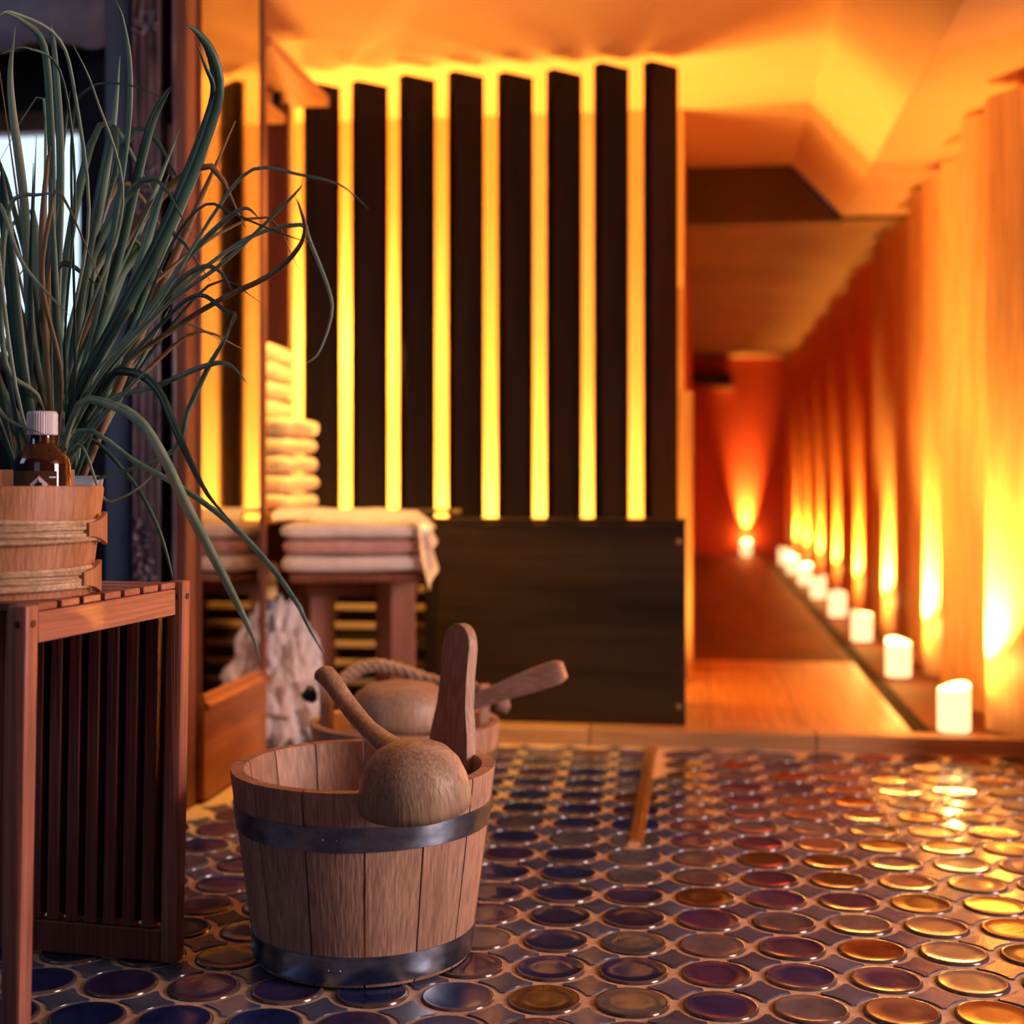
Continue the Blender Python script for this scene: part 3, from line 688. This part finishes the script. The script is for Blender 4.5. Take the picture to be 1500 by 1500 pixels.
for zc, hgt in ((0.022, 0.030), (0.083, 0.030)):
    R = f(zc)
    a_end = math.radians(3)           # where the band ends in a flared clasp, on the right
    b = bmesh.new(); 
    hp0 = obj('bamboo_hoop', lathe([(R-0.0005+0.001, zc-hgt/2+0.003), (R+0.004, zc-hgt/2+0.003), (R+0.005, zc+hgt/2-0.003), (R+0.0015, zc+hgt/2-0.003)], 72, closed=True), 'bamboo', TB, autosmooth=0.6)
    for s_ in range(5):
        pts = []; off = (s_-2)*hgt/5.2
        for i in range(61):
            a = a_end-2*PI*i/60*0.995; wv = 0.0022*math.sin(i*0.13+s_*1.9+zc*40)
            pts.append(((R+0.0055)*math.cos(a), (R+0.0055)*math.sin(a), zc+off+wv))
        obj('strand', tube(pts, [0.0034]*61, 7, ell=1.0), 'bamboo', hp0, smooth=True)
    b = bmesh.new(); cols = []
    for i in range(11):
        u = i/10; a = a_end+math.radians(24)*(u-0.55); hh = hgt*0.5*(0.55+0.85*u**1.7)
        cols.append([b.verts.new(((R+ro_)*math.cos(a), (R+ro_)*math.sin(a), zc+sg*hh)) for ro_, sg in ((0.006, -1), (0.0125, -1), (0.0125, 1), (0.006, 1))])
    for A, B in zip(cols, cols[1:]):
        for k in range(4): b.faces.new((A[k], A[(k+1) % 4], B[(k+1) % 4], B[k]))
    b.faces.new(cols[0]); b.faces.new(cols[-1][::-1])
    bmesh.ops.bevel(b, geom=[e for e in b.edges if len(e.link_faces) == 2 and e.calc_face_angle(0) > 0.8], offset=0.0015, segments=2, profile=0.5, affect='EDGES')
    obj('clasp', b, 'tub_wood', hp0)
for px, zz in ((111, 0.158), (10, 0.158)):
    q = at(px, 700, 1.728+0.105 if px > 60 else 1.728+0.10)-TC; q.z = 0
    ra = math.atan2(q.y, q.x); d = Vector((math.cos(ra), math.sin(ra), 0)); u = Vector((-d.y, d.x, 0))
    rr = f(TH)-0.0255
    obj('lug', prism([d*rr+u*s+Vector((0, 0, z)) for s, z in ((-0.011, 0.035), (0.011, 0.035), (0.011, zz), (-0.011, zz))], d*0.010, bev=0.0015), 'tub_wood', TB)

# brown bottle in the tub
BC = at(62, 700, 1.722)
BO = thing('medicine_bottle', 'brown glass bottle with white ribbed cap and hazard label in the tub', 'bottle', (BC.x, BC.y, TZ+0.0205))
r = 0.0345
obj('glass', lathe([(0, 0), (r-0.003, 0), (r, 0.004), (r, 0.143), (r-0.002, 0.150), (r-0.008, 0.159), (0.0165, 0.167), (0.0145, 0.171), (0.0145, 0.188), (0, 0.188)], 40), 'amber_glass', BO, autosmooth=0.7)
b = bmesh.new(); rings = []
for rr, z in ((0.0165, 0.180), (0.0182, 0.181), (0.0182, 0.207), (0.0165, 0.210), (0, 0.210)):
    if rr == 0: rings.append([b.verts.new((0, 0, z))])
    else: rings.append([b.verts.new(((rr+(0.0006 if i % 2 else 0))*math.cos(2*PI*i/80), (rr+(0.0006 if i % 2 else 0))*math.sin(2*PI*i/80), z)) for i in range(80)])
for A, B in zip(rings, rings[1:]):
    for i in range(80):
        j = (i+1) % 80
        if len(B) == 1: b.faces.new((A[i], A[j], B[0]))
        else: b.faces.new((A[i], A[j], B[j], B[i]))
obj('cap', b, 'white_cap', BO)
fa_ = math.atan2(-BC.y, -BC.x)          # the way the label faces
def wrap(poly, rad):                    # flat (u to the viewer's right, z) polygon onto the bottle
    out = []
    for u, z in poly:
        a = fa_+u/r; out.append((rad*math.cos(a), rad*math.sin(a), z))
    return out
def patch(u0, u1, z0, z1, rad, n=16):
    b = bmesh.new(); rows = [[b.verts.new(p) for p in wrap([(u0+(u1-u0)*i/n, z0), (u0+(u1-u0)*i/n, z1)], rad)] for i in range(n+1)]
    for A, B in zip(rows, rows[1:]): b.faces.new((A[0], B[0], B[1], A[1]))
    bmesh.ops.solidify(b, geom=b.faces[:], thickness=0.0002)
    return b
lb = obj('label', patch(-0.040, 0.018, 0.035, 0.135, r+0.0003), 'label_brown', BO, smooth=True)
def flat(poly, rad): 
    b = bmesh.new(); vs = [b.verts.new(p) for p in wrap(poly, rad)]; b.faces.new(vs); return b
def diamond(u, z, s, rad): return flat([(u, z-s), (u+s, z), (u, z+s), (u-s, z)], rad)
for (u, z) in ((-0.004, 0.118), (-0.017, 0.1055), (0.009, 0.1055)):
    d1 = obj('hazard_diamond', diamond(u, z, 0.0128, r+0.0012), 'label_red', lb); obj('diamond_field', diamond(u, z, 0.0106, r+0.0016), 'label_white', lb)
fl_ = [(-0.0046, -0.001), (-0.0038, 0.002), (-0.0022, 0.0008), (-0.0008, 0.0062), (0.0018, 0.002), (0.0028, 0.0032), (0.0044, -0.001), (0.0026, -0.0040), (-0.0028, -0.0040)]
obj('flame_sign', flat([(-0.004+u, 0.1182+z) for u, z in fl_], r+0.0019), 'label_black', lb)
obj('flame_sign', flat([(-0.004+u, 0.1182+z) for u, z in ((-0.0045, -0.0058), (0.0045, -0.0058), (0.0045, -0.0048), (-0.0045, -0.0048))], r+0.0019), 'label_black', lb)
obj('exclamation_sign', flat([(-0.017+u, 0.1055+z) for u, z in ((-0.0009, -0.002), (0.0009, -0.002), (0.0015, 0.0065), (-0.0015, 0.0065))], r+0.0019), 'label_black', lb)
obj('tree_sign', flat([(0.009+u, 0.1055+z) for u, z in ((-0.004, -0.003), (0.004, -0.003), (0.001, 0.001), (0.0025, 0.003), (-0.0005, 0.005), (-0.003, 0.003))], r+0.0019), 'label_black', lb)
obj('print_line', flat([(0.008, 0.1265), (0.0165, 0.1265), (0.0165, 0.1280), (0.008, 0.1280)], r+0.0010), 'label_white', lb)

# pot and grass plant
PC = at(74, 700, 1.945)
PT = thing('plant_pot', 'pale blue glazed pot behind the small tub, holding the grass', 'pot', (PC.x, PC.y, TZ))
obj('pot_body', lathe([(0, 0), (0.052, 0), (0.056, 0.004), (0.066, 0.07), (0.071, 0.135), (0.073, 0.146), (0.069, 0.150), (0.063, 0.146), (0.060, 0.11), (0, 0.11)], 40), 'pot_glaze', PT, autosmooth=0.8)
obj('soil', lathe([(0, 0.1115), (0.0590, 0.1105), (0.0590, 0.122), (0.03, 0.127), (0, 0.128)], 24), 'soil', PT)
GP = thing('grass_plant', 'tall tufted plant with long arching grass blades in the blue pot', 'plant', (PC.x, PC.y, TZ+0.128))
gp0 = Vector(GP.location)
def leaf(pts, width, m, fold=0.28, n=18, tip=0.05, twist=0.0):
    P = spline(pts, n); b = bmesh.new(); rows = []
    view = Vector((0, -1, 0.1))
    for i, p in enumerate(P):
        t = (P[min(i+1, n)]-P[max(i-1, 0)]).normalized()
        s = t.cross(view)
        if s.length < 0.05: s = t.cross(Vector((1, 0, 0)))
        s.normalize(); nn = s.cross(t).normalized()
        if twist:
            q = Matrix.Rotation(twist*i/n, 3, t); s = q @ s; nn = q @ nn
        u = i/n; wd = width*0.5*(min(1, 0.55+u*1.8))*(1 if u < 0.55 else max(tip, 1-((u-0.55)/0.45)**1.6))
        rows.append([b.verts.new(p-s*wd-nn*wd*fold), b.verts.new(p), b.verts.new(p+s*wd-nn*wd*fold)])
    for A, B in zip(rows, rows[1:]):
        b.faces.new((A[0], A[1], B[1], B[0])); b.faces.new((A[1], A[2], B[2], B[1]))
    bmesh.ops.recalc_face_normals(b, faces=b.faces)
    bmesh.ops.solidify(b, geom=b.faces[:], thickness=0.0006)
    for v in b.verts: v.co -= gp0
    return obj('leaf', b, m, GP, smooth=True)
def L_px(pts, wpx, m, D0=1.93, D1=1.7, **k):
    "blade through photograph points; depth runs from D0 at the root to D1 at the tip"
    root = gp0+Vector((random.uniform(-0.03, 0.03), random.uniform(-0.03, 0.03), 0.0))
    n = len(pts); q = [root]
    for i, (x, y) in enumerate(pts):
        q.append(at(x, y, D0+(D1-D0)*(i+1)/n))
    return leaf(q, wpx*1.85/F, m, n=26, **k)
L_px([(112, 596), (160, 592), (205, 618), (240, 672), (270, 736), (308, 808), (345, 880), (370, 932), (381, 966)], 15, 'leaf_pale', 1.9, 1.62)
L_px([(120, 560), (165, 480), (225, 370), (272, 268), (302, 190), (318, 130), (310, 80), (290, 48), (268, 33)], 23, 'leaf_dark', 1.9, 1.75)
L_px([(130, 560), (200, 430), (268, 262), (300, 180), (312, 130), (300, 95), (285, 55)], 10, 'leaf_dark', 1.9, 1.76)
L_px([(150, 565), (190, 545), (230, 570), (262, 640), (300, 718), (345, 772)], 12, 'leaf_dark', 1.9, 1.70)
L_px([(118, 628), (200, 678), (262, 712), (335, 765), (395, 828), (435, 884), (455, 925), (482, 968)], 8, 'leaf_green', 1.88, 1.58)
L_px([(145, 598), (230, 565), (300, 536), (335, 534), (364, 564)], 8, 'leaf_green', 1.9, 1.72)
L_px([(242, 668), (276, 598), (308, 532), (330, 496), (342, 462)], 8, 'leaf_green', 1.9, 1.72)
L_px([(130, 560), (220, 462), (310, 318), (368, 249), (440, 256), (500, 272), (540, 306)], 5, 'leaf_pale', 1.9, 1.6)
L_px([(140, 560), (240, 450), (330, 382), (430, 286), (446, 262)], 6, 'leaf_pale', 1.9, 1.65)
L_px([(150, 560), (250, 440), (300, 392), (370, 345), (440, 329), (452, 350), (480, 420), (486, 460), (468, 515), (450, 532)], 6, 'leaf_pale', 1.9, 1.6)
L_px([(150, 565), (260, 478), (330, 435), (392, 405), (430, 372), (447, 338), (438, 300), (430, 285)], 8, 'leaf_dry', 1.9, 1.65)
L_px([(140, 560), (230, 438), (280, 372), (330, 322), (360, 305), (382, 322)], 9, 'leaf_green', 1.9, 1.72)
L_px([(145, 560), (215, 470), (265, 410), (300, 390), (325, 400), (340, 425)], 8, 'leaf_green', 1.9, 1.7)
L_px([(150, 575), (240, 470), (290, 432), (330, 455), (345, 462), (330, 495)], 6, 'leaf_dark', 1.9, 1.7)
L_px([(140, 570), (190, 500), (250, 360), (300, 300), (345, 315), (420, 345), (470, 360)], 4, 'leaf_dark', 1.9, 1.66)
L_px([(120, 640), (190, 700), (230, 770), (250, 835), (252, 848)], 6, 'leaf_dark', 1.95, 1.95)
L_px([(115, 650), (150, 728), (180, 728), (215, 705), (240, 668)], 4, 'leaf_pale', 1.9, 1.8)
L_px([(72, 480), (76, 300), (72, 150), (62, 62), (30, 28), (0, 14)], 12, 'leaf_green', 1.93, 1.8)
L_px([(80, 520), (88, 250), (80, 85), (73, 28)], 13, 'leaf_green', 1.95, 1.9)
L_px([(50, 520), (35, 300), (15, 130), (22, 40)], 14, 'leaf_pale', 1.9, 1.82)
L_px([(100, 520), (140, 330), (165, 185), (176, 82)], 14, 'leaf_green', 1.92, 1.85)
L_px([(120, 540), (160, 370), (186, 200), (190, 100), (180, 30), (170, 0)], 9, 'leaf_green', 1.9, 1.8)
L_px([(125, 540), (175, 370), (215, 200), (240, 142), (256, 123)], 15, 'leaf_dark', 1.92, 1.85)
L_px([(130, 560), (190, 430), (230, 300), (248, 255)], 16, 'leaf_green', 1.9, 1.84)
L_px([(105, 560), (120, 420), (150, 260), (165, 190), (170, 205), (172, 260)], 15, 'leaf_green', 1.9, 1.84)
L_px([(90, 560), (62, 420), (72, 320), (90, 285), (160, 440)], 7, 'leaf_dry', 1.88, 1.75)
L_px([(70, 560), (60, 380), (68, 250), (75, 215)], 10, 'leaf_dry', 1.9, 1.83)
L_px([(60, 590), (10, 540), (2, 420), (15, 300), (60, 285), (92, 283)], 8, 'leaf_pale', 1.88, 1.72)
L_px([(40, 600), (8, 330), (2, 240)], 22, 'leaf_dark', 1.88, 1.8)
L_px([(30, 600), (-5, 350), (0, 300), (30, 380), (70, 430), (105, 465)], 6, 'leaf_pale', 1.85, 1.65)
L_px([(-20, 560), (0, 602), (25, 622), (66, 636)], 5, 'leaf_pale', 1.80, 1.66)
L_px([(100, 500), (130, 320), (110, 140), (85, 55), (20, 18), (0, 22)], 5, 'leaf_pale', 1.9, 1.7)
L_px([(95, 500), (110, 280), (90, 110), (40, 70), (0, 80)], 4, 'leaf_dark', 1.9, 1.7)
L_px([(115, 500), (180, 300), (140, 140), (105, 60)], 4, 'leaf_pale', 1.9, 1.75)
L_px([(110, 520), (105, 200), (130, 130), (190, 125), (250, 150)], 4, 'leaf_dark', 1.9, 1.72)
rnd = random.Random(21)
for k in range(56):
    u = rnd.gauss(0.05, 0.33); L0 = rnd.uniform(0.30, 0.66)*(1-0.25*abs(u)); dy = rnd.uniform(-0.10, 0.10)
    root = gp0+Vector((rnd.uniform(-0.045, 0.045), rnd.uniform(-0.03, 0.045), -0.002))
    x_, z_ = math.sin(u), math.cos(u); br = rnd.choice([0, 0, 0.1, 0.3])
    pts = [root, root+Vector((x_*L0*0.3, dy*0.3, z_*L0*0.33)), root+Vector((x_*L0*0.65, dy*0.7, z_*L0*0.68)), root+Vector((x_*L0*(1+br*0.6), dy, z_*L0*(1-br*0.35)))]
    if br: pts.append(root+Vector((x_*L0*1.1+math.copysign(0.05+0.1*br, x_), dy*1.1, z_*L0*(0.93-br*0.7))))
    leaf(pts, rnd.choice([5, 8, 10, 13, 16])*1.85/F, rnd.choice(['leaf_green', 'leaf_green', 'leaf_dark', 'leaf_dark', 'leaf_pale', 'leaf_dry']), n=14, twist=rnd.uniform(-0.8, 0.8))

# ================================================================== TOWEL NICHE
SHF = thing('towel_shelf', 'tall open wooden shelf with projecting top board beside the mirrored leaf', 'shelf', (-1.24, 3.55, STEP_Z-0.04))
obj('top_board', box(-0.175, 0.19, -0.27, 0.28, 1.770, 1.800, 0.003), 'shelf_wood', SHF)
obj('top_rail', box(-0.175, 0.10, -0.20, 0.15, 1.690, 1.715, 0.003), 'shelf_wood', SHF)
obj('side_panel', box(-0.175, 0.085, 0.225, 0.250, 0.045, 1.769, 0.003), 'shelf_back', SHF)
obj('post', box(0.06, 0.085, -0.05, -0.025, 1.716, 1.769), 'black', SHF); obj('post', box(0.075, 0.098, 0.11, 0.135, 1.716, 1.769), 'black', SHF)
obj('lower_panel', box(0.086, 0.175, 0.225, 0.245, 0.045, 0.584, 0.003), 'shelf_back', SHF)
obj('shelf_board', box(-0.175, 0.185, -0.25, 0.224, 0.585, 0.610, 0.003), 'shelf_wood', SHF)
obj('side_panel', box(-0.175, 0.085, -0.29, -0.271, 0.0, 1.769, 0.003), 'shelf_back', SHF)
def towel_bm(w, d, h, seed, tilt=0.0):
    "folded towel: rounded slab with soft, uneven layers"
    n = bmesh.new(); nx, ny = 14, 14
    bmesh.ops.create_cube(n, size=1); bmesh.ops.subdivide_edges(n, edges=n.edges[:], cuts=9, use_grid_fill=True)
    for v in n.verts:
        p = v.co*2
        ins = h*0.5*(1-math.sqrt(max(0, 1-p.z*p.z)))
        cr = 1-0.05*max(0, abs(p.x)+abs(p.y)-1.6)
        v.co = Vector((p.x*(w/2-ins)*cr, p.y*(d/2-ins)*cr, p.z*h/2))
        q = Vector((v.co.x*9, v.co.y*9, v.co.z*30+seed*7.3))
        v.co += Vector((noise.noise(q), noise.noise(q+Vector((3, 1, 2))), 0))*0.008
        v.co.z += noise.noise(Vector((v.co.x*11, v.co.y*11, seed*3.1)))*h*0.10 + tilt*v.co.x
        v.co.z += h/2
    return n
# golden stack on the shelf
zz = STEP_Z-0.04+0.614
for k in range(9):
    hgt = 0.050; wd = 0.30-(0.05 if k >= 5 else 0)-0.006*(k % 2)
    o = obj('folded_towel', towel_bm(wd, 0.30, hgt*0.90, k+1, -0.12 if k == 8 else 0), 'towel_yellow', None, (-1.195-(0.035 if k >= 5 else 0)+0.004*math.sin(k*2), 3.56, zz+(0.012 if k == 8 else 0)), smooth=True)
    tag(o, 'slanting folded towel topping the tall stack on the shelf' if k == 8 else 'folded golden towel, %s from the bottom of the tall stack on the shelf' % ['first', 'second', 'third', 'fourth', 'fifth', 'sixth', 'seventh', 'eighth'][k], 'towel', 'towels stacked on the shelf')
    zz += hgt*1.0
# second stool with white linen
S2 = thing('wooden_stool', 'red-brown wooden stool under the pile of white linen', 'stool', (-0.845, 3.40, 0.0056), math.radians(12))
sh2 = 0.460
for lx in (-0.125, 0.085):
    o = obj('leg', box(-0.038, 0.038, -0.038, 0.038, 0, sh2-0.021, 0.004), 'post_red', S2, (lx, -0.02 if lx > 0 else 0.112, 0)); o.rotation_euler = (0, 0, math.radians(32))
obj('seat', box(-0.17, 0.17, -0.16, 0.16, sh2-0.02, sh2, 0.004), 'post_red', S2)
obj('rail', box(-0.145, 0.145, 0.05, 0.065, sh2-0.07, sh2-0.021, 0.002), 'post_red', S2)
zz = 0.0056+sh2+0.004
for k, (m_, hgt, wd) in enumerate((('towel', 0.044, 0.36), ('towel_pink', 0.038, 0.35), ('towel', 0.040, 0.36))):
    o = obj('folded_towel', towel_bm(wd, 0.33, hgt*0.89, 20+k), m_, None, (-0.855, 3.40, zz), smooth=True); o.rotation_euler = (0, 0, math.radians(12))
    tag(o, ['folded white sheet lying lowest on the red-brown stool', 'folded pinkish sheet between the white ones on the stool', 'folded greyish-white sheet under the draped cloth on the stool'][k], 'towel', 'linen on the stool')
    zz += hgt*1.0
# draped white cloth on top, corner hanging over the right edge
b = bmesh.new(); NXc, NYc = 34, 26; vv = []
for i in range(NXc+1):
    row = []
    for j in range(NYc+1):
        x = -0.20+0.44*i/NXc; y = -0.19+0.38*j/NYc
        ex = max(0, x-0.150); ey = max(0, -y-0.172)
        zc = 0.022+0.008*noise.noise(Vector((x*9, y*9, 4)))+0.010*math.cos(x*7+1)*math.cos(y*5)
        drop = (ex*0.75 if y < 0.10 else ex*0.5)+ey*1.2+ex*max(0, 0.04-y)*4.5
        xx = x-ex*0.55+0.012*math.sin(y*40)*min(1, ex*20); yy = y+ey*0.4
        row.append(b.verts.new((xx, yy, zc-drop)))
    vv.append(row)
for i in range(NXc):
    for j in range(NYc): b.faces.new((vv[i][j], vv[i+1][j], vv[i+1][j+1], vv[i][j+1]))
bmesh.ops.solidify(b, geom=b.faces[:], thickness=0.014)
o = obj('draped_cloth', b, 'towel', None, (-0.855, 3.40, zz), smooth=True); o.rotation_euler = (0, 0, math.radians(12))
tag(o, 'white cloth draped over the linen pile with one corner hanging down', 'cloth', 'linen on the stool')
# crumpled sheet and rolls under the shelf
b = bmesh.new(); bmesh.ops.create_icosphere(b, subdivisions=5, radius=1)
for v in b.verts:
    p = v.co.copy(); c = noise.cell(p*3.0) if False else 0
    q = p*2.6
    rid = sum(abs(noise.noise(q*(1.6**k)+Vector((k*3, 1, 2))))*0.5**k for k in range(4))
    s = 1+0.55*(0.42-rid)
    z = p.z*s; tap = 1-0.38*max(0, z)
    v.co = Vector((p.x*0.120*s*tap, p.y*0.082*s*tap, 0.195+z*0.185))
    if v.co.z < 0.002: v.co.z = 0.002
tag(obj('crumpled_sheet', b, 'foil', None, (-1.045, 3.345, 0.004), smooth=False), 'crumpled shiny pale sheet heaped under the towel shelf', 'sheet')
for k, zq in enumerate((0.405, 0.4485)):
    n = lathe([(0, -0.09), (0.014, -0.09), (0.021, -0.082), (0.0215, 0), (0.021, 0.082), (0.014, 0.09), (0, 0.09)], 18)
    o = obj('rolled_towel', n, 'towel_yellow', None, (-1.075+0.006*k, 3.35, zq+0.012), smooth=True); o.rotation_euler = (PI/2, 0, 0.3)
    tag(o, ['small rolled towel lying on the crumpled sheet', 'small rolled towel on top of the other roll'][k], 'towel', 'rolled towels under the shelf')
# barred crate behind the stool
CR_ = thing('barred_crate', 'dark crate with pale horizontal bars behind the stool', 'crate', (-0.855, 3.80, STEP_Z))
for lx in (-0.16, -0.0, 0.16): obj('upright', box(lx-0.008, lx+0.008, -0.07, -0.054, 0, 0.52), 'crate_frame', CR_)
for k in range(10): obj('bar', box(-0.168, 0.168, -0.083, -0.0705, 0.03+k*0.052, 0.048+k*0.052, 0.002), 'crate_bar', CR_)
obj('back_board', box(-0.17, 0.17, 0.06, 0.075, 0, 0.52), 'crate_frame', CR_)
for lx in (-0.182, 0.171): obj('side_board', box(lx, lx+0.011, -0.07, 0.075, 0, 0.52), 'crate_frame', CR_)
obj('lid', box(-0.182, 0.182, -0.083, 0.078, 0.5605, 0.570), 'crate_frame', CR_); obj('floor_board', box(-0.17, 0.17, -0.053, 0.059, 0.0, 0.02), 'crate_frame', CR_)
print('tiles', nd, nf)
